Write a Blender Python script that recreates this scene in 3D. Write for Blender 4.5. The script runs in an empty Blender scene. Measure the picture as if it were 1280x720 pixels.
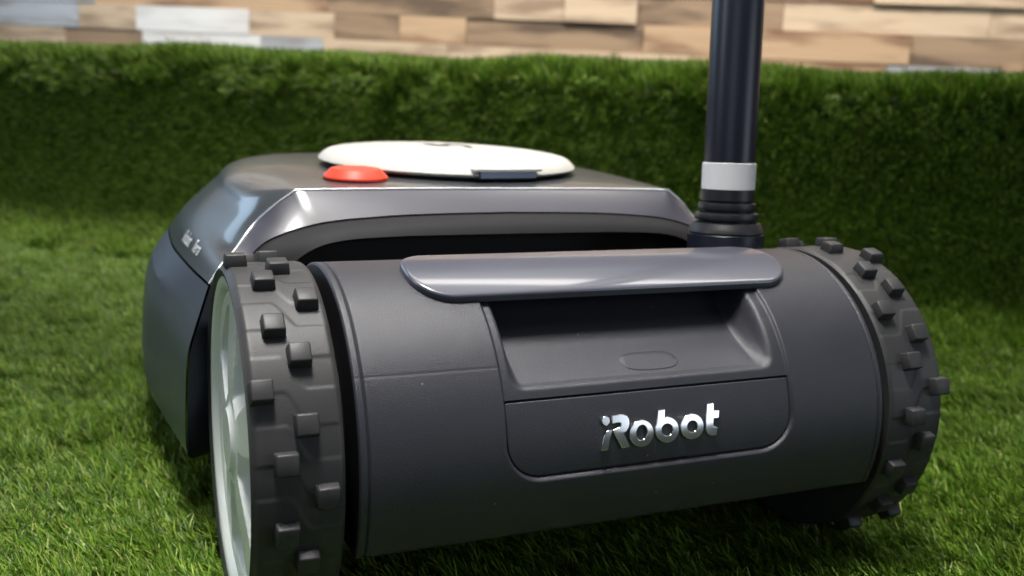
import bpy, bmesh, math, random
import numpy as np
from mathutils import Vector, Matrix
random.seed(7); rng = np.random.default_rng(7)
sc = bpy.context.scene
COL = sc.collection
R_ = math.radians
D2R = math.pi/180

# ------------------------------------------------------------------ camera
CAM_C = Vector((-0.3206, -0.60863172, 0.35628289))
CAM_F = Vector((0.39086205, 0.89410731, -0.21862978))
CAM_R = Vector((0.91957778, -0.38965028, 0.05049126))
CAM_U = Vector((0.04004455, 0.22078221, 0.97450072))
cd = bpy.data.cameras.new('camera'); cam = bpy.data.objects.new('camera', cd); COL.objects.link(cam)
cam.matrix_world = Matrix(((CAM_R.x, CAM_U.x, -CAM_F.x, CAM_C.x), (CAM_R.y, CAM_U.y, -CAM_F.y, CAM_C.y),
                           (CAM_R.z, CAM_U.z, -CAM_F.z, CAM_C.z), (0, 0, 0, 1)))
cd.sensor_width = 36; cd.lens = 36*1205.1/1280; cd.clip_start = 0.02; cd.clip_end = 60
cd.dof.use_dof = True; cd.dof.focus_distance = 0.61; cd.dof.aperture_fstop = 7.0
sc.camera = cam
# ------------------------------------------------------------------ world and lamps (an indoor hall)
w = bpy.data.worlds.new('World'); sc.world = w; w.use_nodes = True
w.node_tree.nodes['Background'].inputs[0].default_value = (0.80, 0.90, 1.0, 1)
w.node_tree.nodes['Background'].inputs[1].default_value = 0.07
def area(name, loc, target, sx, sy, power, col=(1, 1, 1), spread=180):
    l = bpy.data.lights.new(name, 'AREA'); l.shape = 'RECTANGLE'; l.size = sx; l.size_y = sy; l.energy = power; l.color = col
    l.spread = R_(spread)
    o = bpy.data.objects.new(name, l); COL.objects.link(o); o.location = loc
    o.rotation_euler = (Vector(target)-Vector(loc)).to_track_quat('-Z', 'Y').to_euler()
    return o
area('key_spot', (-0.30, -0.08, 2.2), (-0.08, -0.16, 0.1), 0.6, 0.45, 6.3, (1, 0.97, 0.92), 45)
area('bank_fill', (0.15, 0.45, 2.6), (0.42, 1.12, 0.38), 0.5, 0.3, 2.6, (1, 0.97, 0.92), 42)  # added fill lamp to brighten the turf bank, no known source
area('ceiling_panels', (0.3, 0.6, 3.3), (0.3, 0.6, 0), 4.5, 4.5, 28, (0.97, 0.98, 1.0))
area('window_light', (-1.7, 2.7, 1.2), (-0.1, 0.3, 0.15), 1.4, 0.9, 13, (0.55, 0.76, 1.0))
area('side_window', (-2.7, 0.35, 1.5), (-0.25, 0.1, 0.15), 0.6, 1.2, 11, (0.90, 0.96, 1.0))
area('hall_window', (3.6, -4.0, 1.15), (0.1, 0, 0.15), 2.6, 2.2, 36, (0.78, 0.89, 1.0))
area('front_left_fill', (-2.6, -3.4, 1.5), (0.1, 0.2, 0.15), 2.0, 1.8, 11, (0.74, 0.86, 1.0))  # added bluish fill for the drum front, no window known there
area('wall_washer', (0.75, 1.5, 2.5), (1.15, 2.0, 0.45), 3.8, 0.4, 115, (1, 0.95, 0.88), 120)
vs = sc.view_settings; vs.view_transform = 'Standard'; vs.look = 'None'; vs.exposure = 0.15; vs.gamma = 1.0; vs.use_curve_mapping = False

# ------------------------------------------------------------------ helpers
def mesh_obj(name, verts, faces, mat, parent=None, smooth=True, sharp=40):
    me = bpy.data.meshes.new(name)
    me.from_pydata([tuple(map(float, v)) for v in verts], [], [tuple(map(int, f)) for f in faces]); me.update()
    bm = bmesh.new(); bm.from_mesh(me); bmesh.ops.recalc_face_normals(bm, faces=bm.faces); bm.to_mesh(me); bm.free()
    if smooth:
        me.shade_smooth()
        if sharp: me.set_sharp_from_angle(angle=R_(sharp))
    o = bpy.data.objects.new(name, me); COL.objects.link(o)
    if mat: me.materials.append(mat)
    o.parent = parent
    return o
def tag(o, label, cat, group=None, kind=None):
    if label: o['label'] = label
    if cat: o['category'] = cat
    if group: o['group'] = group
    if kind: o['kind'] = kind
    return o
def grid_faces(nu, nv, cu=False, cv=False):
    f = []
    for i in range(nu if cu else nu-1):
        for j in range(nv if cv else nv-1):
            i2, j2 = (i+1) % nu, (j+1) % nv
            f.append((i*nv+j, i2*nv+j, i2*nv+j2, i*nv+j2))
    return f
def lathe(name, prof, mat, parent, n=64, axis='Z', loc=(0, 0, 0), sharp=35, close=True):
    v = []; f = []
    for i in range(n):
        a = 2*math.pi*i/n
        for r, h in prof:
            c, s = r*math.cos(a), r*math.sin(a)
            v.append((c, s, h) if axis == 'Z' else (h, c, s))
    m = len(prof); f = grid_faces(n, m, cu=True)
    o = mesh_obj(name, v, f, mat, parent, True, sharp)
    bm = bmesh.new(); bm.from_mesh(o.data); bmesh.ops.remove_doubles(bm, verts=bm.verts, dist=1e-6)
    bmesh.ops.recalc_face_normals(bm, faces=bm.faces); bm.to_mesh(o.data); bm.free()
    o.location = loc
    return o
def box_mesh(name, x0, x1, y0, y1, z0, z1, mat, parent, bevel=0.0):
    bm = bmesh.new(); bmesh.ops.create_cube(bm, size=1)
    for v in bm.verts: v.co = Vector(((x0+x1)/2+v.co.x*(x1-x0), (y0+y1)/2+v.co.y*(y1-y0), (z0+z1)/2+v.co.z*(z1-z0)))
    if bevel: bmesh.ops.bevel(bm, geom=bm.edges[:], offset=bevel, segments=2, profile=0.6, affect='EDGES')
    me = bpy.data.meshes.new(name); bm.to_mesh(me); bm.free()
    if bevel: me.shade_smooth(); me.set_sharp_from_angle(angle=R_(50))
    o = bpy.data.objects.new(name, me); COL.objects.link(o); me.materials.append(mat); o.parent = parent
    return o
def smooth(a, b, x):
    t = np.clip((x-a)/(b-a), 0, 1); return t*t*(3-2*t)
def resample(pts, n):
    p = np.array(pts, float); d = np.r_[0, np.cumsum(np.linalg.norm(np.diff(p, axis=0), axis=1))]
    t = np.linspace(0, d[-1], n)
    return np.stack([np.interp(t, d, p[:, k]) for k in range(p.shape[1])], 1)
def spline(pts, n):   # Catmull-Rom
    p = np.array(pts, float); p = np.vstack([2*p[0]-p[1], p, 2*p[-1]-p[-2]]); out = []
    m = len(p)-3
    for u in np.linspace(0, m-1e-9, n):
        i = int(u); t = u-i; a, b, c, d = p[i:i+4]
        out.append(0.5*((2*b)+(-a+c)*t+(2*a-5*b+4*c-d)*t*t+(-a+3*b-3*c+d)*t**3))
    return np.array(out)

# ------------------------------------------------------------------ materials
def new_mat(name):
    m = bpy.data.materials.new(name); m.use_nodes = True
    nt = m.node_tree; return m, nt, nt.nodes['Principled BSDF']
def node(nt, t, **kw):
    n = nt.nodes.new(t)
    for k, v in kw.items():
        if k in n.inputs: n.inputs[k].default_value = v
        else: setattr(n, k, v)
    return n
def plastic(name, col, rough=0.45, spec=0.5, coat=0, metal=0, grain=0, gscale=900, rvar=0.06, specks=0, cvar=0.10, coatr=.05):
    m, nt, b = new_mat(name); L = nt.links.new
    tc = node(nt, 'ShaderNodeTexCoord')
    n1 = node(nt, 'ShaderNodeTexNoise', Scale=18.0, Detail=4.0); L(tc.outputs['Object'], n1.inputs['Vector'])
    mr = node(nt, 'ShaderNodeMapRange'); mr.inputs['To Min'].default_value = rough-rvar; mr.inputs['To Max'].default_value = rough+rvar
    L(n1.outputs['Fac'], mr.inputs['Value']); L(mr.outputs['Result'], b.inputs['Roughness'])
    cr = node(nt, 'ShaderNodeMix', data_type='RGBA')
    cr.inputs[6].default_value = (*[c*(1-cvar) for c in col], 1); cr.inputs[7].default_value = (*[c*(1+cvar) for c in col], 1)
    L(n1.outputs['Fac'], cr.inputs[0]); out = cr.outputs[2]
    if specks:
        vo = node(nt, 'ShaderNodeTexVoronoi', Scale=110.0); L(tc.outputs['Object'], vo.inputs['Vector'])
        wn = node(nt, 'ShaderNodeTexWhiteNoise'); L(vo.outputs['Position'], wn.inputs['Vector'])
        a = node(nt, 'ShaderNodeMath', operation='LESS_THAN'); a.inputs[1].default_value = 0.06; L(vo.outputs['Distance'], a.inputs[0])
        c = node(nt, 'ShaderNodeMath', operation='GREATER_THAN'); c.inputs[1].default_value = 1-0.05*specks; L(wn.outputs['Value'], c.inputs[0])
        d = node(nt, 'ShaderNodeMath', operation='MULTIPLY'); L(a.outputs[0], d.inputs[0]); L(c.outputs[0], d.inputs[1])
        e = node(nt, 'ShaderNodeMath', operation='MULTIPLY'); e.inputs[1].default_value = 0.6; L(d.outputs[0], e.inputs[0])
        mx = node(nt, 'ShaderNodeMix', data_type='RGBA'); L(e.outputs[0], mx.inputs[0]); L(out, mx.inputs[6]); mx.inputs[7].default_value = (.35, .34, .32, 1)
        out = mx.outputs[2]
    L(out, b.inputs['Base Color'])
    b.inputs['Specular IOR Level'].default_value = spec; b.inputs['Metallic'].default_value = metal
    b.inputs['Coat Weight'].default_value = coat; b.inputs['Coat Roughness'].default_value = coatr
    if grain:
        n2 = node(nt, 'ShaderNodeTexNoise', Scale=float(gscale), Detail=2.0); L(tc.outputs['Object'], n2.inputs['Vector'])
        bp = node(nt, 'ShaderNodeBump', Strength=grain, Distance=0.0006); L(n2.outputs['Fac'], bp.inputs['Height'])
        L(bp.outputs['Normal'], b.inputs['Normal'])
    return m
M = {}
M['drum'] = plastic('charcoal_textured_plastic', (.0255, .0262, .0345), .41, .5, grain=.5, gscale=2000, specks=1.6, rvar=.10)
M['shell'] = plastic('graphite_gloss_paint', (.052, .057, .062), .32, .5, coat=.4, coatr=.07, metal=.2, rvar=.03)
M['band'] = plastic('violet_grey_gloss', (.048, .047, .064), .42, .5, coat=.45, coatr=.16, rvar=.03)
M['handle'] = plastic('slate_gloss', (.060, .063, .086), .34, .5, coat=.6, coatr=.10, rvar=.03)
M['skirt'] = plastic('blue_grey_satin', (.056, .067, .092), .38, .5, coat=.0, metal=.2, rvar=.04)
M['fascia'] = plastic('dark_fascia_plastic', (.0065, .0065, .008), .62, .22, grain=.15, gscale=1900)
M['edge_glint'] = plastic('edge_highlight_metal', (.80, .81, .84), .34, .5, metal=.9, rvar=.03, cvar=.03)  # pale metal standing in for the highlight on the shell's rear edge
M['arch'] = plastic('arch_plastic', (.022, .026, .040), .45, .45)
M['black'] = plastic('black_plastic', (.003, .003, .0035), .5, .25)
M['rubber'] = plastic('tyre_rubber', (.028, .0275, .029), .52, .45, grain=.15, gscale=900, specks=.8, cvar=.25)
M['rim'] = plastic('silver_plastic', (.68, .71, .69), .26, .5, metal=.0, rvar=.03)
M['white'] = plastic('white_gloss_plastic', (.60, .585, .54), .45, .3, coat=.0, cvar=.02)
M['red'] = plastic('red_plastic', (.78, .060, .025), .46, .4, coat=.0, cvar=.05)
M['bluegrey'] = plastic('blue_grey_metal', (.16, .20, .27), .3, .5, metal=.5)
M['mast'] = plastic('navy_satin_tube', (.010, .012, .022), .34, .45, coat=.0, rvar=.04)
M['boot'] = plastic('rubber_boot', (.012, .012, .015), .42, .5)
M['tape'] = plastic('reflective_tape', (.74, .74, .75), .45, .5, cvar=.06)
M['chrome'] = plastic('chrome', (.86, .86, .87), .15, .5, metal=1.0, cvar=.02, rvar=.03)
M['ink'] = plastic('white_print', (.75, .77, .8), .5, .4)
M['dark'] = plastic('dark_print', (.03, .03, .03), .4, .4)

def grass_mat(name, gain=1.0):
    m, nt, b = new_mat(name); L = nt.links.new
    at = node(nt, 'ShaderNodeAttribute', attribute_name='tint')
    oi = node(nt, 'ShaderNodeObjectInfo')
    hs = node(nt, 'ShaderNodeHueSaturation'); L(at.outputs['Color'], hs.inputs['Color'])
    mr = node(nt, 'ShaderNodeMapRange'); mr.inputs['To Min'].default_value = .8*gain; mr.inputs['To Max'].default_value = 1.2*gain
    L(oi.outputs['Random'], mr.inputs['Value']); L(mr.outputs['Result'], hs.inputs['Value'])
    L(hs.outputs['Color'], b.inputs['Base Color']); b.inputs['Roughness'].default_value = .40; b.inputs['Specular IOR Level'].default_value = .24
    tr = node(nt, 'ShaderNodeBsdfTranslucent'); L(hs.outputs['Color'], tr.inputs['Color'])
    mx = node(nt, 'ShaderNodeMixShader'); mx.inputs[0].default_value = .10
    L(b.outputs[0], mx.inputs[1]); L(tr.outputs[0], mx.inputs[2]); L(mx.outputs[0], nt.nodes['Material Output'].inputs['Surface'])
    return m
M['grass'] = grass_mat('turf_fibre')
def backing_mat():
    m, nt, b = new_mat('turf_backing'); L = nt.links.new
    tc = node(nt, 'ShaderNodeTexCoord'); n = node(nt, 'ShaderNodeTexNoise', Scale=160.0, Detail=5.0); L(tc.outputs['Object'], n.inputs['Vector'])
    c = node(nt, 'ShaderNodeValToRGB'); c.color_ramp.elements[0].color = (.008, .016, .004, 1); c.color_ramp.elements[1].color = (.03, .05, .012, 1)
    L(n.outputs['Fac'], c.inputs[0]); L(c.outputs[0], b.inputs['Base Color']); b.inputs['Roughness'].default_value = .9
    return m
M['backing'] = backing_mat()
def wood_mat(name, c1, c2, stain, amt):
    m, nt, b = new_mat(name); L = nt.links.new
    tc = node(nt, 'ShaderNodeTexCoord'); oi = node(nt, 'ShaderNodeObjectInfo')
    ad = node(nt, 'ShaderNodeVectorMath', operation='ADD'); L(tc.outputs['Object'], ad.inputs[0])
    sc_ = node(nt, 'ShaderNodeVectorMath', operation='SCALE'); sc_.inputs['Scale'].default_value = 30.0
    cx = node(nt, 'ShaderNodeCombineXYZ'); L(oi.outputs['Random'], cx.inputs[0]); L(oi.outputs['Random'], cx.inputs[1]); L(cx.outputs[0], sc_.inputs[0]); L(sc_.outputs[0], ad.inputs[1])
    mp = node(nt, 'ShaderNodeMapping'); mp.inputs['Scale'].default_value = (3, 20, 45); L(ad.outputs[0], mp.inputs[0])
    n1 = node(nt, 'ShaderNodeTexNoise', Scale=1.0, Detail=6.0, Distortion=.6); L(mp.outputs[0], n1.inputs['Vector'])
    mp2 = node(nt, 'ShaderNodeMapping'); mp2.inputs['Scale'].default_value = (3.2, 8, 16); L(ad.outputs[0], mp2.inputs[0])
    n2 = node(nt, 'ShaderNodeTexNoise', Scale=1.0, Detail=4.0); L(mp2.outputs[0], n2.inputs['Vector'])
    mx = node(nt, 'ShaderNodeMix', data_type='RGBA'); mx.inputs[6].default_value = (*c1, 1); mx.inputs[7].default_value = (*c2, 1); L(n1.outputs['Fac'], mx.inputs[0])
    mr = node(nt, 'ShaderNodeMapRange'); mr.inputs['From Min'].default_value = .47; mr.inputs['From Max'].default_value = .63; mr.inputs['To Max'].default_value = amt; L(n2.outputs['Fac'], mr.inputs['Value'])
    mx2 = node(nt, 'ShaderNodeMix', data_type='RGBA'); L(mr.outputs[0], mx2.inputs[0]); L(mx.outputs[2], mx2.inputs[6]); mx2.inputs[7].default_value = (*stain, 1)
    L(mx2.outputs[2], b.inputs['Base Color']); b.inputs['Roughness'].default_value = .7
    bp = node(nt, 'ShaderNodeBump', Strength=.4, Distance=.002); L(n1.outputs['Fac'], bp.inputs['Height']); L(bp.outputs[0], b.inputs['Normal'])
    return m
WOOD = [wood_mat('honey_wood', (.40, .26, .15), (.56, .39, .25), (.14, .06, .03), .85),
        wood_mat('pale_tan_wood', (.50, .37, .25), (.64, .50, .36), (.22, .14, .09), .8),
        wood_mat('brown_weathered_wood', (.22, .14, .085), (.40, .28, .18), (.07, .045, .03), .8),
        wood_mat('grey_blue_wood', (.36, .39, .44), (.52, .54, .57), (.20, .17, .15), .7),
        wood_mat('whitewashed_wood', (.70, .69, .68), (.80, .79, .78), (.42, .36, .32), .5)]

# ------------------------------------------------------------------ ground
GZ = -0.010
g = mesh_obj('ground', [(-6, -4, GZ), (8, -4, GZ), (8, 9, GZ), (-6, 9, GZ)], [(0, 1, 2, 3)], M['backing'], None, False)
tag(g, None, None, kind='structure')

# turf wall: a low bank with turf running up its face
E_ = Vector((.802, -.597, 0)).normalized(); N_ = Vector((-E_.y*-1*-1, 0, 0))
N_ = Vector((-.597, -.802, 0)).normalized(); B0 = Vector((.39, 1.02, 0))
def wall_top(s): return .328 + (s+1.1)/2.0*.030 + .004*math.sin(s*7.1)+.003*math.sin(s*17+1)
def wall_section(s):
    zt = wall_top(s); r1, r2 = .20, .028; out = []
    out.append((r1+.06, GZ+.001))
    for k in range(9):
        a = R_(90*k/8); out.append((r1-r1*math.sin(a), GZ+.001+r1-r1*math.cos(a)))
    for k in range(1, 9): out.append((0, GZ+r1+(zt-r2-GZ-r1)*k/8))
    for k in range(1, 7):
        a = R_(90*k/6); out.append((-r2+r2*math.cos(a), zt-r2+r2*math.sin(a)))
    out += [(-.12, zt), (-.26, zt), (-.27, zt-.01), (-.27, GZ)]
    return out
def wpt(s, u, z): return B0+E_*s+N_*u+Vector((0, 0, z))
S0, S1 = -1.75, 1.45
ss = np.linspace(S0, S1, 33); vv = []
for s in ss: vv += [wpt(s, u, z) for u, z in wall_section(s)]
ns = len(wall_section(0))
ff = grid_faces(33, ns)+[tuple(range(ns)), tuple(range(32*ns, 33*ns))]
turf_wall = mesh_obj('turf_wall', vv, ff, M['backing'])
tag(turf_wall, 'low bank covered with artificial turf running along behind the mower', 'turf wall')

# grass patches: source meshes kept outside the scene, placed by geometry nodes
def patch(name, n, size, lmin, lmax, lean0, lean1, wid, thatch=60, seed=0):
    r = np.random.default_rng(seed); V = []; F = []; T = []
    pal = np.array([(.078, .168, .012), (.128, .232, .020), (.215, .315, .042), (.030, .082, .009), (.310, .360, .090)])
    def blade(px, py, L, lean, az, wd, col, curl):
        seg = 3; i0 = len(V); a0 = lean*.45
        x = y = 0.0; z = 0.0; d = np.array([math.cos(az), math.sin(az)]); sd = np.array([-d[1], d[0]])
        tw = r.uniform(-.5, .5)
        for k in range(seg+1):
            f = k/seg; wk = wd*(1-.75*f**2.2)/2
            cx, cy = px+d[0]*x, py+d[1]*x
            V.append((cx+sd[0]*wk, cy+sd[1]*wk, z+tw*wk)); V.append((cx-sd[0]*wk, cy-sd[1]*wk, z-tw*wk))
            T.extend([col, col])
            a = a0+(lean-a0)*1.55*f+curl*f
            x += math.sin(a)*L/seg; z += math.cos(a)*L/seg
        for k in range(seg):
            b = i0+2*k; F.append((b, b+1, b+3, b+2))
    # tufts
    nt_ = n//7
    for t in range(nt_):
        tx, ty = r.uniform(-size/2, size/2, 2); taz = math.pi+r.normal(0, .55)
        for k in range(7):
            c = pal[r.choice(5, p=[.28, .30, .2, .14, .08])]*r.uniform(.62, 1.35)
            blade(tx+r.normal(0, .0012), ty+r.normal(0, .0012), r.uniform(lmin, lmax), r.uniform(lean0, lean1), taz+r.normal(0, .45), wid*r.uniform(.7, 1.2), (*c, 1), r.normal(0, .25))
    for k in range(thatch):
        c = np.array((.16, .13, .05))*r.uniform(.6, 1.3) if r.random() < .35 else np.array((.06, .09, .02))*r.uniform(.6, 1.3)
        blade(*r.uniform(-size/2, size/2, 2), r.uniform(.010, .018), r.uniform(.2, 1.3), r.uniform(0, 6.28), .0007, (*c, 1), r.uniform(-1.5, 2.5))
    me = bpy.data.meshes.new(name); me.from_pydata(V, [], F); me.update()
    at = me.color_attributes.new('tint', 'FLOAT_COLOR', 'POINT')
    at.data.foreach_set('color', np.array(T, np.float32).ravel())
    me.shade_smooth(); me.materials.append(M['grass'])
    return bpy.data.objects.new(name, me)
PS = .055
pc = bpy.data.collections.new('turf_patches')
for k in range(6): pc.objects.link(patch('turf_patch', 560, PS*1.15, .016, .027, .65, 1.35, .0015, 110, 100+k))
pw = bpy.data.collections.new('wall_patches')
for k in range(4): pw.objects.link(patch('wall_patch', 400, PS*1.2, .020, .034, .25, 1.15, .0021, 60, 200+k))
pt = bpy.data.collections.new('fringe_patches')
for k in range(4): pt.objects.link(patch('fringe_patch', 430, PS*1.2, .018, .042, .05, .85, .0018, 60, 300+k))
def scatter(name, pts, rots, scls, idx, coll, parent=None):
    me = bpy.data.meshes.new(name); me.from_pydata([tuple(p) for p in pts], [], [])
    a = me.attributes.new('rot', 'FLOAT_VECTOR', 'POINT'); a.data.foreach_set('vector', np.array(rots, np.float32).ravel())
    a = me.attributes.new('scl', 'FLOAT_VECTOR', 'POINT'); a.data.foreach_set('vector', np.array(scls, np.float32).ravel())
    a = me.attributes.new('idx', 'INT', 'POINT'); a.data.foreach_set('value', np.array(idx, np.int32))
    o = bpy.data.objects.new(name, me); COL.objects.link(o); o.parent = parent
    ng = bpy.data.node_groups.new(name+'_nodes', 'GeometryNodeTree')
    ng.interface.new_socket('Geometry', in_out='INPUT', socket_type='NodeSocketGeometry'); ng.interface.new_socket('Geometry', in_out='OUTPUT', socket_type='NodeSocketGeometry')
    gi = ng.nodes.new('NodeGroupInput'); go = ng.nodes.new('NodeGroupOutput')
    ci = ng.nodes.new('GeometryNodeCollectionInfo'); ci.inputs['Collection'].default_value = coll; ci.inputs['Separate Children'].default_value = True; ci.inputs['Reset Children'].default_value = True
    ip = ng.nodes.new('GeometryNodeInstanceOnPoints'); ip.inputs['Pick Instance'].default_value = True
    def na(n_, t):
        q = ng.nodes.new('GeometryNodeInputNamedAttribute'); q.data_type = t; q.inputs['Name'].default_value = n_; return q
    er = ng.nodes.new('FunctionNodeEulerToRotation')
    L = ng.links.new
    L(gi.outputs[0], ip.inputs['Points']); L(ci.outputs[0], ip.inputs['Instance'])
    L(na('idx', 'INT').outputs['Attribute'], ip.inputs['Instance Index'])
    L(na('rot', 'FLOAT_VECTOR').outputs['Attribute'], er.inputs[0]); L(er.outputs[0], ip.inputs['Rotation'])
    L(na('scl', 'FLOAT_VECTOR').outputs['Attribute'], ip.inputs['Scale'])
    L(ip.outputs[0], go.inputs[0])
    md = o.modifiers.new('scatter', 'NODES'); md.node_group = ng
    return o
def in_view(p, mg=260):
    d = Vector(p)-CAM_C; z = d.dot(CAM_F)
    if z < .05: return False
    x = 640+1205*d.dot(CAM_R)/z; y = 360-1205*d.dot(CAM_U)/z
    return -mg < x < 1280+mg and -mg < y < 720+mg*1.2
P, Rr, Sc, I = [], [], [], []
st = PS*.62
for i in range(-40, 70):
    for j in range(-22, 75):
        x = i*st+random.uniform(-.5, .5)*st; y = j*st+random.uniform(-.5, .5)*st
        if (Vector((x, y, 0))-B0).dot(N_) < .22: continue
        if not in_view((x, y, 0)): continue
        if -.23 < x < .23 and .10 < y < .56: continue
        zs = random.uniform(.85, 1.12); 
        if .19 < abs(x) < .265 and abs(y) < .075: zs = .25
        elif abs(x) < .26 and -.03 < y < .12: zs *= .7
        fld = math.sin(x*5.1+1.3)*math.cos(y*4.3)*.45
        P.append((x, y, GZ+.001)); Rr.append((random.gauss(0, .05), random.gauss(0, .05), R_(-23)+fld+random.gauss(0, .22)))
        q = random.uniform(.92, 1.1); Sc.append((q, q, zs)); I.append(random.randrange(6))
grass = scatter('grass', P, Rr, Sc, I, pc)
tag(grass, 'green artificial turf blades covering the floor around the mower', 'grass', kind='stuff')
P, Rr, Sc, I = [], [], [], []; P2, R2, S2, I2 = [], [], [], []
s = S0
while s < S1:
    sec = resample(wall_section(s), 400); ln = np.r_[0, np.cumsum(np.linalg.norm(np.diff(sec, axis=0), axis=1))]
    t = 0.02
    zt = wall_top(s)
    while t < ln[-1]-.36:
        tt = t+random.uniform(-.4, .4)*st; u = np.interp(tt, ln, sec[:, 0]); z = np.interp(tt, ln, sec[:, 1])
        u2 = np.interp(tt+.01, ln, sec[:, 0]); z2 = np.interp(tt+.01, ln, sec[:, 1])
        tg = (N_*(u2-u)+Vector((0, 0, z2-z))).normalized()
        s_ = s+random.uniform(-.5, .5)*st; p = wpt(s_, u, z)
        nrm = E_.cross(tg).normalized()
        if nrm.dot(N_)+nrm.z < 0: nrm = -nrm
        top = z > zt-.02
        if in_view(p, 160):
            # local -X (lean) points along the wall to the left and a little down
            ang = random.gauss(0, .45)+(.35 if not top else 0)
            ldir = (E_*-1*math.cos(ang)-tg*math.sin(ang)).normalized()
            X = -ldir; X = (X-nrm*X.dot(nrm)).normalized(); Y = nrm.cross(X)
            e = Matrix((X, Y, nrm)).transposed().to_euler()
            if top: P2.append(p); R2.append(tuple(e)); q = random.uniform(.95, 1.15); S2.append((q, q, q)); I2.append(random.randrange(4))
            else: P.append(p); Rr.append(tuple(e)); q = random.uniform(.95, 1.15); Sc.append((q, q, q)); I.append(random.randrange(4))
        t += st
    s += st
tag(scatter('wall_grass', P, Rr, Sc, I, pw, turf_wall), None, None, kind='stuff')
tag(scatter('top_fringe', P2, R2, S2, I2, pt, turf_wall), None, None, kind='stuff')

# plank wall behind
WB = B0-N_*1.25
pwall = bpy.data.objects.new('plank_wall', None); COL.objects.link(pwall); pwall.location = WB
ang = math.atan2(E_.y, E_.x); pwall.rotation_euler = (0, 0, ang)
tag(pwall, 'reclaimed wood plank wall in the blurred background above the turf bank', 'wall')
box_mesh('backing_board', -3.2, 3.4, .022, .05, GZ, 1.3, M['dark'], pwall)
bh = .082; zc = .02
course = 0
while zc < 1.25:
    x = -3.2+random.uniform(-.3, 0)
    while x < 3.4:
        L = random.choice([.22, .3, .42, .55, .75]); 
        t = random.uniform(0, .008)
        left = x < -1.25
        mt = WOOD[random.choices(range(5), [1, 2, 3, 3, 4] if left else [5, 4, 3, 1.3, .5])[0]]
        o = box_mesh('plank', .001, L-.0004, -.004-t, .02, .0006, bh-.0006, mt, pwall)
        o.location = (x, 0, zc)
        x += L
    zc += bh; course += 1

# ------------------------------------------------------------------ the mower
mower = bpy.data.objects.new('robot_mower', None); COL.objects.link(mower)
tag(mower, 'charcoal robot lawn mower with knobbly wheels, white lid and upright mast', 'robot mower')
AZ = .115; RD = .113
def cylp(x, s, r): a = s/RD; return (x, -r*math.cos(a), AZ+r*math.sin(a))

# drum housing: one surface with sunk panel, grip recess and end grooves
def sd_rrect(x, s, x0, x1, s0, s1, r):
    cx, cs, hx, hs = (x0+x1)/2, (s0+s1)/2, (x1-x0)/2-r, (s1-s0)/2-r
    qx = np.abs(x-cx)-hx; qs = np.abs(s-cs)-hs
    return np.hypot(np.maximum(qx, 0), np.maximum(qs, 0))+np.minimum(np.maximum(qx, qs), 0)-r
xs = np.unique(np.round(np.r_[np.linspace(-.1912, -.180, 28), np.linspace(-.18, -.106, 30), np.arange(-.106, .1195, .0006), np.linspace(.12, .181, 26), np.linspace(.181, .1932, 28)], 6))
th = np.unique(np.round(np.r_[np.linspace(-180, -30, 50), np.linspace(-30, -16, 24), np.linspace(-16, -6, 8), np.arange(-6, 97, .33), np.linspace(97, 180, 26)], 5))[1:]
X, TH = np.meshgrid(xs, th, indexing='ij'); Sx = TH*D2R*RD; TR = TH*D2R
r = np.full_like(X, RD)
under = .0425/np.maximum(np.sin(-TR), 1e-3); r = np.where(TH < 0, -0.003*np.log(np.exp(-np.minimum(r, .2)/.003)+np.exp(-np.minimum(under, .2)/.003)), r)
r -= .00018*np.exp(-((TH-35.5)/.35)**2)*(X < -.1015)
for xg in (-.1855, .1885): r -= .0012*np.exp(-((X-xg)/.0007)**2)
for xe, sg in ((-.1912, 1), (.1932, -1)): r -= .0016*(1-smooth(0, .0016, (X-xe)*sg))**2
d = -sd_rrect(X, Sx, -.1015, .1135, -1.6*D2R*RD, 96*D2R*RD, .026)
r -= .0024*smooth(0, .0022, d)
df = -sd_rrect(X, Sx, -.0998, .1118, -.6*D2R*RD, 24.9*D2R*RD, .0235)
df2 = -sd_rrect(X, Sx, -.0998, .1118, 10*D2R*RD, 24.9*D2R*RD, .0015)
r -= .0030*smooth(0, .0006, np.maximum(df, df2))
cs_, sn_ = np.maximum(np.cos(TR), 1e-3), np.maximum(np.sin(TR), 1e-3)
tq = np.clip((TH-26.5)/(88-26.5), 0, 1)
rrec = RD-.023*np.sin(np.pi*tq**.9)**.85
dr = -sd_rrect(X, Sx, -.0965, .1065, 26.5*D2R*RD, 92*D2R*RD, .014)
side = smooth(0, 1, np.clip(np.minimum(X+.0965, 1)/.011, 0, 1))*smooth(0, 1, np.clip((.1065-X)/.016, 0, 1))*smooth(0, .008, dr)
rr = r-(np.maximum(r-rrec, 0))*np.where((TH > 20) & (TH < 90), side, 0)
r = rr
V = np.stack([X, -r*np.cos(TR), AZ+r*np.sin(TR)], -1).reshape(-1, 3)
nx, nt_ = len(xs), len(th)
F = grid_faces(nx, nt_, cv=True)
V = list(V); V += [(xs[0], 0, AZ), (xs[-1], 0, AZ)]
for j in range(nt_):
    F.append((j, (j+1) % nt_, nx*nt_)); F.append(((nx-1)*nt_+j, (nx-1)*nt_+(j+1) % nt_, nx*nt_+1))
drum = mesh_obj('drum_housing', V, F, M['drum'], mower, True, 50)
drum.data.materials.append(M['black'])
for p_ in drum.data.polygons:
    if abs(p_.normal.x) > .95 and (p_.center.x < -.1905 or p_.center.x > .1925): p_.material_index = 1
# black gap collars
for xa, xb in ((-.2005, -.1905), (.1925, .2005)):
    lathe('axle_collar', [(.04, xa), (.080, xa), (.080, xb), (.04, xb)], M['black'], mower, 72, 'X', (0, 0, AZ))

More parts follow.
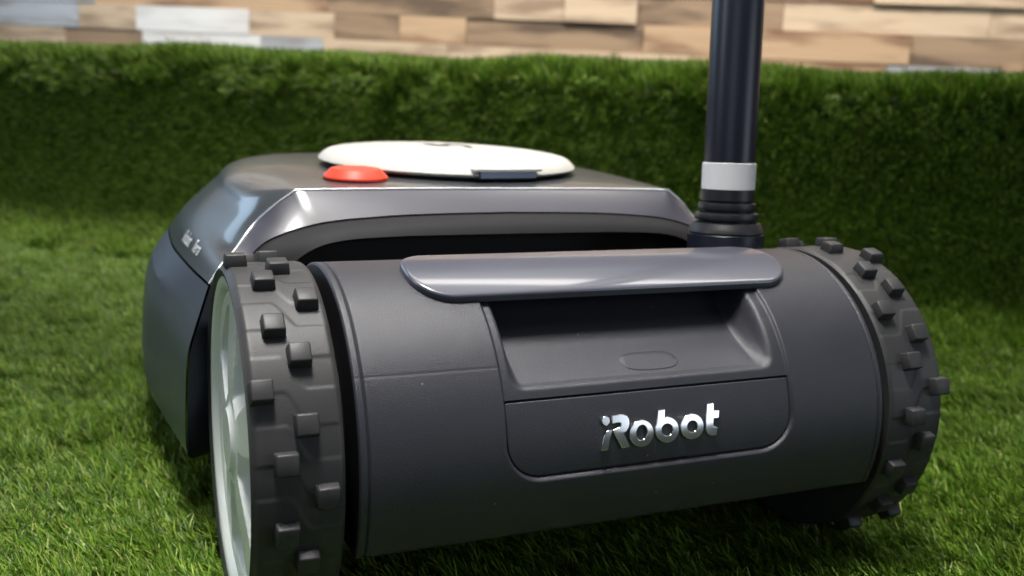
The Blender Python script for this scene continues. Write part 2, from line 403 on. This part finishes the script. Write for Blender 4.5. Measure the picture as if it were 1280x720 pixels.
def rr_ring(x0, x1, s0, s1, rad, inset, nc=8, ne=24, nse=6):
    # rounded rectangle, rad = (bl, br, tr, tl)
    mxr = min(x1-x0, s1-s0)/2+1e-7
    x0 += inset; x1 -= inset; s0 += inset; s1 -= inset
    if x1 < x0: x0 = x1 = (x0+x1)/2
    if s1 < s0: s0 = s1 = (s0+s1)/2
    pts = []; lim = min((x1-x0)/2, (s1-s0)/2)
    cor = [(x0, s0, 180, 1, 1), (x1, s0, 270, -1, 1), (x1, s1, 0, -1, -1), (x0, s1, 90, 1, -1)]
    segs = [ne, nse, ne, nse]; arcs = []
    for (cx, cs, a0, dx, ds), rd in zip(cor, rad):
        rd = max(min(rd*(1-inset/mxr), lim), 0)
        arcs.append([(cx+dx*rd+rd*math.cos(R_(a0+90*k/nc)), cs+ds*rd+rd*math.sin(R_(a0+90*k/nc))) for k in range(nc+1)])
    for q in range(4):
        pts += arcs[q]; a, b = arcs[q][-1], arcs[(q+1) % 4][0]
        for k in range(1, segs[q]): pts.append((a[0]+(b[0]-a[0])*k/segs[q], a[1]+(b[1]-a[1])*k/segs[q]))
    return pts
def curved_plate(name, x0, x1, t0, t1, rad, rfun, thick, edge, mat, parent):
    # rad = corner radii (low-left, low-right, high-right, high-left); rows follow the outline so the surface stays smooth
    s0, s1 = t0*D2R*RD, t1*D2R*RD; bl, br, tr, tl = rad
    def ends(ra, rb, n=22):
        r_ = max(ra, rb); a = x0+r_*(1-np.cos(np.linspace(0, np.pi/2, n))); return a
    xa = x0+max(bl, tl)*(1-np.cos(np.linspace(0, np.pi/2, 24))); xb = x1-max(br, tr)*(1-np.cos(np.linspace(0, np.pi/2, 24)))
    xs_ = np.unique(np.round(np.r_[xa, x0+edge*(1-np.cos(np.linspace(0, np.pi/2, 6))), np.linspace(xa[-1], xb[-1], 60), xb, x1-edge*(1-np.cos(np.linspace(0, np.pi/2, 6)))], 7))
    xs_ = np.array([x_ for i_, x_ in enumerate(xs_) if i_ in (0, len(xs_)-1) or (x_-xs_[i_-1] > .00022 and xs_[-1]-x_ > .00022)])
    def cut(x, rl, rr_):
        o = 0.0
        if x < x0+rl: o = rl-math.sqrt(max(rl*rl-(x0+rl-x)**2, 0))
        if x > x1-rr_: o = rr_-math.sqrt(max(rr_*rr_-(x-x1+rr_)**2, 0))
        return o
    V = []; m = 0
    def inside(x, s):
        best = min(x-x0, x1-x, s-s0, s1-s)
        for cx, cs, rr_, sx, sy in ((x0+bl, s0+bl, bl, -1, -1), (x1-br, s0+br, br, 1, -1), (x1-tr, s1-tr, tr, 1, 1), (x0+tl, s1-tl, tl, -1, 1)):
            if (x-cx)*sx > 0 and (s-cs)*sy > 0: best = min(best, rr_-math.hypot(x-cx, s-cs))
        return max(best, 0)
    vv_ = np.unique(np.r_[0, .01, .025, .05, .08, np.linspace(.12, .88, 14), .92, .95, .975, .99, 1])
    for x in xs_:
        lo, hi = s0+cut(x, bl, br), s1-cut(x, tl, tr)
        sv = lo+(hi-lo)*vv_
        row = []
        for k, s in enumerate(sv):
            dd = inside(x, s); h = 0 if dd >= edge else -edge+math.sqrt(max(edge**2-(edge-dd)**2, 0))
            row.append(cylp(x, s, rfun(x, s)+h))
        row = [cylp(x, lo, rfun(x, lo)-thick)]+row+[cylp(x, hi, rfun(x, hi)-thick)]
        m = len(row); V += row
    F = grid_faces(len(xs_), m)
    a = len(V)
    for c in (0, (len(xs_)-1)*m): F.append(tuple(c+k for k in range(m)))
    return mesh_obj(name, V, F, mat, parent, True, 60)
# grip handle: arched gloss bar over the recess
curved_plate('grip_handle', -.1425, .1480, 60.5, 90.5, (.027, .027, .022, .022), lambda x, s: RD+.0050, .0055, .0022, M['handle'], mower)
# flap below
flap = curved_plate('battery_flap', -.0992, .1112, -.1, 24.2, (.0228, .0228, .0010, .0010), lambda x, s: RD-.0024, .003, .0004, M['drum'], mower)
# finger notch of the flap
V = []
for s_ in (-.0004, .0008):
    for x_ in (.006, .0085, .028, .0305):
        V.append(cylp(x_, (s_ if .007 < x_ < .029 else -.0004)+.0002, RD-.0021))
mesh_obj('finger_notch', V, [(0, 1, 5, 4), (1, 2, 6, 5), (2, 3, 7, 6)], M['black'], flap, False)
# release button in the grip floor
pl = []
def scoop_r(th_): return RD-.0024-(.023*math.sin(math.pi*((th_-26.5)/61.5)**.9)**.85-.0024)
for ins, h in ((0, -.003), (0, .0000), (.0006, .0006), (.004, .0007), (.0065, .0007)):
    for k in range(32):
        a = 2*math.pi*k/32
        ex = abs(math.cos(a))**.6*math.copysign(1, math.cos(a)); ey = abs(math.sin(a))**.75*math.copysign(1, math.sin(a))
        x_ = .0125+(.0215-ins)*ex; tt_ = 36.2+(4.6-ins*480)*ey
        pl.append(cylp(x_, tt_*D2R*RD, scoop_r(tt_)+h))
mesh_obj('release_button', pl, grid_faces(5, 32, cv=True)+[tuple(range(128, 160))], M['drum'], mower, True, 40)

# chrome lettering, traced in photo pixels and laid onto the flap
def px_cyl(px, py, Rr_=RD-.0014):
    dv = (CAM_F+CAM_R*((px-640)/1205.1)-CAM_U*((py-360)/1205.1)).normalized()
    o = CAM_C-Vector((0, 0, AZ)); a = dv.y**2+dv.z**2; b = 2*(o.y*dv.y+o.z*dv.z); c = o.y**2+o.z**2-Rr_**2
    t = (-b-math.sqrt(b*b-4*a*c))/2/a; p = CAM_C+dv*t
    return p.x, math.atan2(p.z-AZ, -p.y)*RD
def zp(pts): return [px_cyl(720+x/6.4, 480+y/6.4) for x, y in pts]
def ell(cx, cy, rx, ry, tilt=0, n=36, a0=0, a1=360):
    o = []
    for k in range(n+(0 if a1-a0 >= 360 else 1)):
        a = R_(a0+(a1-a0)*k/n); x, y = rx*math.cos(a), ry*math.sin(a); t = R_(tilt)
        o.append((cx+x*math.cos(t)-y*math.sin(t), cy+x*math.sin(t)+y*math.cos(t)))
    return o
def flat_letter(name, outlines, parent, mat, r0, ext=.0009, bev=.00045, mapf=None):
    cu = bpy.data.curves.new(name, 'CURVE'); cu.dimensions = '2D'; cu.fill_mode = 'BOTH'; cu.extrude = ext; cu.bevel_depth = bev; cu.bevel_resolution = 2; cu.offset = -bev*.6
    for ol in outlines:
        sp = cu.splines.new('POLY'); sp.points.add(len(ol)-1); sp.use_cyclic_u = True
        for p, (x, y) in zip(sp.points, ol): p.co = (x, y, 0, 1)
    to = bpy.data.objects.new(name, cu); COL.objects.link(to)
    dg = bpy.context.evaluated_depsgraph_get(); me = bpy.data.meshes.new_from_object(to.evaluated_get(dg))
    bpy.data.objects.remove(to)
    for v in me.vertices:
        v.co = mapf(v.co) if mapf else Vector(cylp(v.co.x, v.co.y, r0+v.co.z))
    me.name = name; me.materials.clear(); me.materials.append(mat)
    me.shade_smooth(); me.set_sharp_from_angle(angle=R_(35))
    o = bpy.data.objects.new(name, me); COL.objects.link(o); o.parent = parent
    return o
LET = [[zp(ell(235, 294, 31, 36))],
       [zp([(197, 532), (206, 480), (218, 430), (234, 392), (256, 372), (279, 366), (284, 378), (268, 430), (252, 526)])],
       [zp([(284, 254), (330, 248), (375, 244), (402, 252), (420, 278), (424, 312), (416, 348), (398, 376), (378, 392), (426, 498), (366, 512), (298, 386), (296, 366), (330, 352), (352, 338), (358, 322), (350, 308), (330, 308), (284, 316)])],
       [zp(ell(521, 393, 94, 107, 14)), zp(ell(522, 387, 44, 62, 10)[::-1])],
       [zp([(652, 211), (707, 204), (702, 272)]+ell(724, 364, 93, 102, 8, 40, -108, 200)), zp(ell(726, 364, 46, 48, 8)[::-1])],
       [zp(ell(924, 338, 91, 101, 12)), zp(ell(927, 338, 42, 47, 12)[::-1])],
       [zp([(1041, 161), (1096, 152), (1096, 212), (1141, 208), (1136, 270), (1096, 274), (1094, 318), (1102, 344), (1127, 342), (1118, 406), (1082, 411), (1050, 396), (1034, 360), (1034, 300)])]]
for ol in LET: flat_letter('letter', ol, flap, M['chrome'], RD-.0018)

# wheels
SEQ = [.210, .232, .220, .243, .220, .232]
def lug_mesh():
    bm = bmesh.new(); bmesh.ops.create_cube(bm, size=1)
    for v in bm.verts:
        t = .92 if v.co.z > 0 else 1.06
        v.co = Vector((v.co.x*.0132*t, v.co.y*.0130*t, (v.co.z+.5)*.0090-.002))
    bmesh.ops.bevel(bm, geom=bm.edges[:], offset=.0010, segments=2, profile=.5, affect='EDGES')
    me = bpy.data.meshes.new('lug'); bm.to_mesh(me); bm.free(); me.shade_smooth(); me.materials.append(M['rubber']); return me
LUG = lug_mesh()
def wheel(sg, ph):
    # sg -1 left, +1 right; u is 0 at outer face, grows inward
    W, T = .251, .0518
    hub = lathe('wheel', [(0.0, sg*(W-.030)), (.096, sg*(W-.030)), (.096, sg*(W-T+.001)), (.0, sg*(W-T+.001))], M['black'], mower, 60, 'X', (0, 0, AZ))
    nu, na = 46, 720
    us = np.linspace(0, T, nu); aa = np.linspace(0, 360, na, endpoint=False)
    U, A = np.meshgrid(us, aa, indexing='ij')
    rad = np.full_like(U, .1138)
    rad -= .0035*(1-smooth(0, .006, U))**2 + .0015*(1-smooth(0, .003, T-U))**2
    q = (A-ph)/20.0
    diag = smooth(.020, .034, U)*.5
    fr = np.abs(((q+.25+diag) % 1)-.5)*2          # 0..1 triangle
    pad = smooth(.42, .52, fr)
    rad += .0005*pad*smooth(.001, .004, U)*smooth(.0005, .003, T-U)
    V = []
    for i in range(nu):
        xx = sg*(W-us[i])
        V.append(np.stack([np.full(na, xx), -rad[i]*np.cos(aa*D2R), rad[i]*np.sin(aa*D2R)], 1))
    rin = [(.1065, .0012), (.1060, .004)]
    pre = [np.stack([np.full(na, sg*(W-uu)), -rv*np.cos(aa*D2R), rv*np.sin(aa*D2R)], 1) for rv, uu in [(.1055, .008), (.1058, .0015), (.1075, .0004)]]
    post = [np.stack([np.full(na, sg*(W-T)), -rv*np.cos(aa*D2R), rv*np.sin(aa*D2R)], 1) for rv in (.104, .078)]
    allr = pre+V+post
    ty = mesh_obj('tyre', np.concatenate(allr), grid_faces(len(allr), na, cv=True), M['rubber'], hub, True, 50)
    ty.location = (0, 0, 0)
    # silver rim with five pockets between spokes
    nr, na2 = 44, 360
    rs = np.linspace(0, .1062, nr); a2 = np.linspace(0, 360, na2, endpoint=False)
    RR, AA = np.meshgrid(rs, a2, indexing='ij')
    dep = .002+0*RR
    dish = .0035+.003*smooth(.03, .095, RR)
    dep = np.where(RR < .0985, dish, dep); 
    dep += (.0015)*np.exp(-((RR-.0985)/.0012)**2)
    ad = ((AA-24) % 72)-36                                    # pocket centre 0
    halfw = 15.0+0*RR
    pk = smooth(0, .006, .090-RR)*smooth(0, .008, RR-.030)*smooth(0, 3.0, 22-12*(1-RR/.095)-np.abs(ad)*.82)
    dep += .013*pk
    dep -= .0025*smooth(.003, 0, np.abs(RR-.021)-.001)*0
    dep -= .003*(1-smooth(.020, .023, RR))
    V = np.stack([sg*(W-dep), -RR*np.cos(AA*D2R), RR*np.sin(AA*D2R)], -1).reshape(-1, 3)
    rim = mesh_obj('rim', V, grid_faces(nr, na2, cv=True), M['rim'], hub, True, 40)
    # hub emblem: dot and arc
    for (r0, r1, t0, t1) in ((.0, .0035, 0, 360), (.0075, .0105, 110, 250)):
        vv = []; n = 20
        for k in range(n+1):
            a = R_(t0+(t1-t0)*k/n)
            for rr_ in (r0, r1): vv.append((sg*(W-.0035), -rr_*math.cos(a)+(.004 if r0 == 0 else 0), rr_*math.sin(a)+(.006 if r0 == 0 else 0)))
        mesh_obj('hub_emblem', vv, grid_faces(n+1, 2), M['white'], hub, False)
    for k in range(36):
        a = ph+10*k if sg < 0 else ph+10*k
        x = sg*SEQ[k % 6]
        o = bpy.data.objects.new('lug', LUG); COL.objects.link(o); o.parent = hub
        ar = R_(a); o.location = (x, -.1142*math.cos(ar), .1142*math.sin(ar))
        # local z radial, local x along axle
        zr = Vector((0, -math.cos(ar), math.sin(ar))); xr = Vector((1, 0, 0)); yr = zr.cross(xr)
        o.rotation_euler = Matrix((xr, yr, zr)).transposed().to_euler()
    return hub
wheel(-1, 3.3); wheel(1, -14.4)

# upper shell --------------------------------------------------------------
XC = -.0015
A_rear = [(0, .165, .2565), (.09, .165, .2563), (.15, .165, .2558), (.1735, .165, .2553), (.190, .165, .2435), (.2069, .165, .2278), (.2237, .145, .212), (.2365, .12, .206), (.2462, .115, .1925)]
MAIN = [(0, .2598), (.09, .2593), (.15, .258), (.187, .2545), (.208, .248), (.217, .237), (.233, .221), (.247, .204), (.257, .186)]
SKR = [(.247, .115, .19), (.258, .104, .163), (.264, .104, .14), (.266, .107, .10), (.2655, .116, .07), (.262, .134, .05), (.252, .16, .04)]
SKM = [(.258, .1835), (.2735, .162), (.281, .138), (.2845, .10), (.2855, .07), (.281, .05), (.268, .04)]
st_y = [.29, .35, .42, .48, .535, .575, .60]
st_d = [1, .985, .935, .85, .74, .61, .50]
st_h = [1, 1, .99, .96, .88, .70, .4]
st_w = [1, 1.0, .985, .93, .84, .74, .66]
def shell_station(k):
    if k == 0: return np.array(A_rear)
    if k == 1: return np.array([(a[0]*.45+m[0]*.55, .198 if i < 6 else .198*.8+a[1]*.2, a[2]*.22+m[1]*.78) if i < 5 else (a[0]*.5+m[0]*.5, .198*.9+a[1]*.1, a[2]*.5+m[1]*.5) for i, (a, m) in enumerate(zip(A_rear, MAIN))])
    j = k-2; wt = [0, 0, 0, .04, .14, .3, .52, .77, 1]; return np.array([(d_*(st_d[j]*(1-q_)+st_w[j]*q_), st_y[j], .181+(z_-.181)*st_h[j]) for (d_, z_), q_ in zip(MAIN, wt)])
def skirt_station(k):
    j = k-2
    if k == 0: c = np.array(SKR)
    elif k == 1: c = np.array([(a[0]*.5+m[0]*.5, .21, a[2]*.5+m[1]*.5) for a, m in zip(SKR, SKM)])
    else: c = np.array([(d_*st_w[j], st_y[j], z_) for d_, z_ in SKM])
    c[0] = shell_station(k)[-1]+[.0010, 0, -.0016]
    return c
def surf(stfun, nk, nu, nv, soft_rear=False):
    ctrl = np.array([stfun(k) for k in range(nk)])             # k,t,3
    a = np.array([spline(c, nv) for c in ctrl])
    b = np.stack([spline(a[:, j], nu) for j in range(nv)], 1)
    return b
def mirror_surf(name, S, mat, parent, close_top):
    nu, nv = S.shape[:2]
    if close_top: full = np.concatenate([S[:, ::-1]*[-1, 1, 1], S[:, 1:]], 1)
    else: full = S
    full = full+[XC, 0, 0]
    return mesh_obj(name, full.reshape(-1, 3), grid_faces(full.shape[0], full.shape[1]), mat, parent, True, 50)
SH = surf(shell_station, 9, 60, 50)
# keep the rear rim exactly on the edge polyline
shell = mirror_surf('top_shell', SH, M['shell'], mower, True)
SK = surf(skirt_station, 9, 60, 40)
# crisp chamfer line: linear profile between control points for the first two
def skirt_surf():
    ctrl = np.array([skirt_station(k) for k in range(9)])
    prof = []
    for c in ctrl:
        ch = resample(c[:2], 6); low = spline(c[1:], 26)
        prof.append(np.vstack([ch, low[1:]]))
    prof = np.array(prof)
    return np.stack([spline(prof[:, j], 60) for j in range(prof.shape[1])], 1)
SK = skirt_surf()
for sg in (-1, 1):
    full = SK*[sg, 1, 1]+[XC, 0, 0]
    mesh_obj('side_skirt', full.reshape(-1, 3), grid_faces(full.shape[0], full.shape[1]), M['skirt'], mower, True, 14)
    # wheel arch liner
    lip = full[0]
    ya = np.sqrt(np.maximum(.1275**2-(lip[:, 2]-AZ)**2, .085**2))
    wgt = np.clip((.185-lip[:, 2])/.03, 0, 1)
    inn = np.stack([lip[:, 0]-sg*.038, lip[:, 1]+.016, lip[:, 2]], 1)
    mid = lip*.6+inn*.4
    rim_ = lip-np.array([sg*.0016, .0012, 0])
    inn2 = inn*[.8, 1, 1]+[0, .02, 0]
    mesh_obj('wheel_arch', np.concatenate([rim_, mid, inn]), grid_faces(3, len(lip)), M['arch'], mower, True, 60)
nose = np.concatenate([SH[-1][::-1]*[-1, 1, 1], SH[-1][1:]])+[XC, 0, 0]
low = np.concatenate([SK[-1][::-1]*[-1, 1, 1][0:3], SK[-1]]) if False else None
nv_ = [tuple(p) for p in nose]+[tuple(SK[-1][k]*[1, 1, 1]+[XC, 0, 0]) for k in range(SK.shape[1])]+[tuple(SK[-1][k]*[-1, 1, 1]+[XC, 0, 0]) for k in range(SK.shape[1]-1, -1, -1)]
mesh_obj('front_bumper', nv_, [tuple(range(len(nv_)))], M['skirt'], mower, False)
# rear band, fascia, slot
def half(corner_split, n1, n2): return np.vstack([resample(corner_split[0], n1), resample(corner_split[1], n2)[1:]])
Ar = np.array([(a, b, c) for a, b, c in A_rear])
A_ = np.vstack([Ar[:4][np.newaxis][0]]); A1 = resample(Ar[:4], 24); A2 = spline(Ar[3:], 30)[1:]
Ah = np.vstack([A1, A2])
Bc = spline([(0, .142, .2398), (.06, .142, .2390), (.1075, .142, .2373), (.159, .142, .2325), (.1965, .140, .2215), (.2145, .134, .208), (.228, .118, .190), (.236, .108, .165)], 120)
i1 = int(np.argmin(np.abs(Bc[:, 0]-.163)))
Bh = np.vstack([resample(Bc[:i1+1], 24), resample(Bc[i1:], 30)[1:]])
Cc = spline([(0, .12, .2248), (.06, .12, .2247), (.100, .12, .2244), (.1449, .12, .2220), (.1697, .12, .2150), (.188, .119, .200), (.198, .116, .175), (.202, .113, .14)], 120)
Ch = np.vstack([resample(Cc[:70], 24), resample(Cc[69:], 30)[1:]])
def both(h): return np.concatenate([h[::-1]*[-1, 1, 1], h[1:]])+[XC, 0, 0]
def strip(name, rows, mat, sharp=40):
    rr_ = [both(r_) for r_ in rows]
    return mesh_obj(name, np.concatenate(rr_), grid_faces(len(rr_), len(rr_[0])), mat, mower, True, sharp)
def lerp(a, b, t): return a*(1-t)+b*t
rows = []
for t in np.linspace(0, 1, 9):
    rowp = lerp(Ah, Bh, t).copy(); rowp[:, 2] += .0008*math.sin(math.pi*t); rows.append(rowp)
strip('rear_band', rows, M['band'])
gap = Bh+[0, .003, -.0012]
rows = [gap]
for t in np.linspace(0, 1, 10):
    rowp = lerp(Bh+[0, -.0005, -.0014], Ch, t).copy(); b_ = math.sin(math.pi*t); rowp[:, 1] -= .0022*b_; rowp[:, 2] += .0016*b_; rows.append(rowp)
rows.append(Ch+[0, .004, -.0022]); rows.append(Ch+[0, .010, -.0024])
strip('rear_fascia', rows, M['fascia'])
strip('rear_slot', [Ch+[0, .009, -.002], Ch*[1, 1, 1]+[0, .022, -.004], Ch*[1, 0, 0]+[0, .142, .15], Ch*[1, 0, 0]+[0, .12, .05]], M['black'])
box_mesh('chassis', -.19+XC, .19+XC, .143, .54, .045, .215, M['black'], mower)
box_mesh('chassis', -.24+XC, .24+XC, .19, .52, .042, .17, M['black'], mower)
# added pale bead imitating a highlight along the rear edge
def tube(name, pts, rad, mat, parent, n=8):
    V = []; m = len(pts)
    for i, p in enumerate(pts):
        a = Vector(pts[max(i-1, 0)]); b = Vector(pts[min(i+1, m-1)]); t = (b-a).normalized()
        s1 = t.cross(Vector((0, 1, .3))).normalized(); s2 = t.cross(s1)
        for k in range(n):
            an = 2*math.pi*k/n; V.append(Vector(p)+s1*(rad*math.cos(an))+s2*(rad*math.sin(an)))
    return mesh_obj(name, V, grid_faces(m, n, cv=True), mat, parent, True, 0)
tube('edge_highlight_bead', both(Ah), .0011, M['edge_glint'], mower)

# side lettering on the shell
def shell_at(y, t):       # t: 0 at seam, metres up the surface
    ys = SH[:, -1, 1]; i = int(np.clip(np.searchsorted(ys, y)-1, 0, len(ys)-2)); f_ = np.clip((y-ys[i])/(ys[i+1]-ys[i]), 0, 1)
    prof = (SH[i]*(1-f_)+SH[i+1]*f_)[::-1]
    dd = np.r_[0, np.cumsum(np.linalg.norm(np.diff(prof, axis=0), axis=1))]
    p = np.array([np.interp(t, dd, prof[:, k]) for k in range(3)])
    return Vector((-p[0]+XC, p[1], p[2]))
def side_text(txt, y0, t0, size, squeeze):
    fc = bpy.data.curves.new('side_lettering', 'FONT'); fc.body = txt; fc.size = size; fc.offset = size*.004
    to = bpy.data.objects.new('side_lettering', fc); COL.objects.link(to)
    me = bpy.data.meshes.new_from_object(to.evaluated_get(bpy.context.evaluated_depsgraph_get())); bpy.data.objects.remove(to)
    for v in me.vertices:
        y = y0-v.co.x*squeeze; p = shell_at(y, t0+v.co.y); q = shell_at(y, t0+v.co.y+.003); nn = Vector((0, -1, 0)).cross((q-p).normalized())
        if nn.x > 0: nn = -nn
        v.co = p+nn*.0006
    me.name = 'side_lettering'; me.materials.clear(); me.materials.append(M['ink'])
    o = bpy.data.objects.new('side_lettering', me); COL.objects.link(o); o.parent = shell
side_text('iRobot', .282, .010, .0165, .85); side_text('Terra', .226, .010, .0155, .85)

# lid
lc = (.006, .318, 0)
lid = lathe('lid', [(0, .2790), (.03, .2788), (.06, .2781), (.09, .2768), (.106, .2755), (.115, .2742), (.1195, .2731), (.1220, .2718), (.1250, .2695), (.1280, .2664), (.1287, .2652), (.1280, .2640), (.122, .2622), (.118, .2612), (.06, .2610), (0, .2610)], M['white'], mower, 96, 'Z', lc, 50)
lathe('lid_gasket', [(.0, .2614), (.119, .2614), (.119, .2598), (.114, .2594), (.114, .250), (0, .250)], M['black'], mower, 80, 'Z', lc, 50)
# latch tab at the lid's rear rim
va = math.atan2(-.176, .024-.006)
def lidp(off, rad, z): return (lc[0]+rad*math.cos(va)-off*math.sin(va), lc[1]+rad*math.sin(va)+off*math.cos(va), z)
def lid_block(name, w_, r0, r1, z0, z1, mat):
    V = [lidp(o_, r_, z_) for z_ in (z0, z1) for r_ in (r0, r1) for o_ in (-w_/2, w_/2)]
    return mesh_obj(name, V, [(0, 1, 3, 2), (4, 5, 7, 6), (0, 1, 5, 4), (2, 3, 7, 6), (0, 2, 6, 4), (1, 3, 7, 5)], mat, lid_local(V), False)
def lid_local(V): return mower
lid_block('lid_brow', .068, .112, .1302, .2688, .2708, M['white'])
lid_block('lid_latch', .056, .110, .1306, .2628, .2686, M['bluegrey'])
# emblem on the lid
def lidz(rr_): return float(np.interp(rr_, [0, .03, .06, .09], [.2790, .2788, .2781, .2768]))+.0004
def lid_patch(pts):
    V = [(x, y, lidz(math.hypot(x-lc[0], y-lc[1]))) for x, y in pts]
    mesh_obj('lid_emblem', V, [tuple(range(len(V)))], M['dark'], mower, False)
ex, ey = .012, .338
lid_patch(ell(ex-.014, ey+.004, .0065, .018, 10, 20)); 
ringo = ell(ex+.008, ey-.006, .0150, .026, 0, 24, -60, 200); ringi = ell(ex+.008, ey-.006, .0078, .013, 0, 24, -60, 200)
lid_patch(ringo+ringi[::-1])
for o_ in list(mower.children):
    if o_.name.split('.')[0] in ('lid_brow', 'lid_latch', 'lid_emblem'):
        o_.parent = lid; o_.location = (-lc[0], -lc[1], -lc[2])
    elif o_.name.startswith('lid_gasket'):
        o_.parent = lid; o_.location = (0, 0, 0)
# stop button
lathe('stop_button', [(0, .0096), (.012, .0097), (.0200, .0099), (.0212, .0096), (.0222, .0088), (.0268, .0044), (.0279, .0030), (.0281, .0018), (.0274, .0006), (.025, -.004)], M['red'], mower, 56, 'Z', (-.1135, .217, .2580), 18)
lathe('button_collar', [(.0255, .0012), (.0296, .0006), (.0300, -.004)], M['black'], mower, 56, 'Z', (-.1135, .217, .2575), 45)

# mast
mb = Vector((.1672, .062, .233)); md_ = Vector((0, .07408, .99725)).normalized()
def mast_part(name, prof, mat, parent):
    o = lathe(name, prof, mat, parent, 56, 'Z', mb, 40); o.rotation_euler = (-math.atan2(md_.y, md_.z), 0, 0); return o
k_ = 1/1474.6
def hz(py): return (290-py)*k_*1.005
mast = mast_part('mast', [(.0, hz(236)), (.0212, hz(236)), (.0212, hz(-420)), (.0195, hz(-424)), (0, hz(-424))], M['mast'], mower)
def sub(name, prof, mat):
    o = lathe(name, prof, mat, mast, 56, 'Z', (0, 0, 0), 40); return o
sub('reflective_band', [(.0213, hz(237)), (.0222, hz(236.5)), (.0222, hz(205)), (.0213, hz(204.5))], M['tape'])
pf = [(.0222, hz(236.8)), (.0224, hz(250)), (.0205, hz(251.5)), (.0205, hz(252.5))]
pf += [(.0238, hz(254)), (.0243, hz(259)), (.0238, hz(262)), (.021, hz(263)), (.021, hz(264))]
pf += [(.0260, hz(266)), (.0268, hz(271)), (.0262, hz(274)), (.023, hz(275.5)), (.023, hz(276.5))]
pf += [(.0282, hz(278)), (.0300, hz(283)), (.0315, hz(287)), (.0318, hz(289)), (.0308, hz(290)), (.0308, hz(291))]
sub('bellows', pf, M['boot'])
sub('mast_socket', [(.0308, hz(290.5)), (.0318, hz(292)), (.0320, hz(330)), (0, hz(330))], M['mast'])
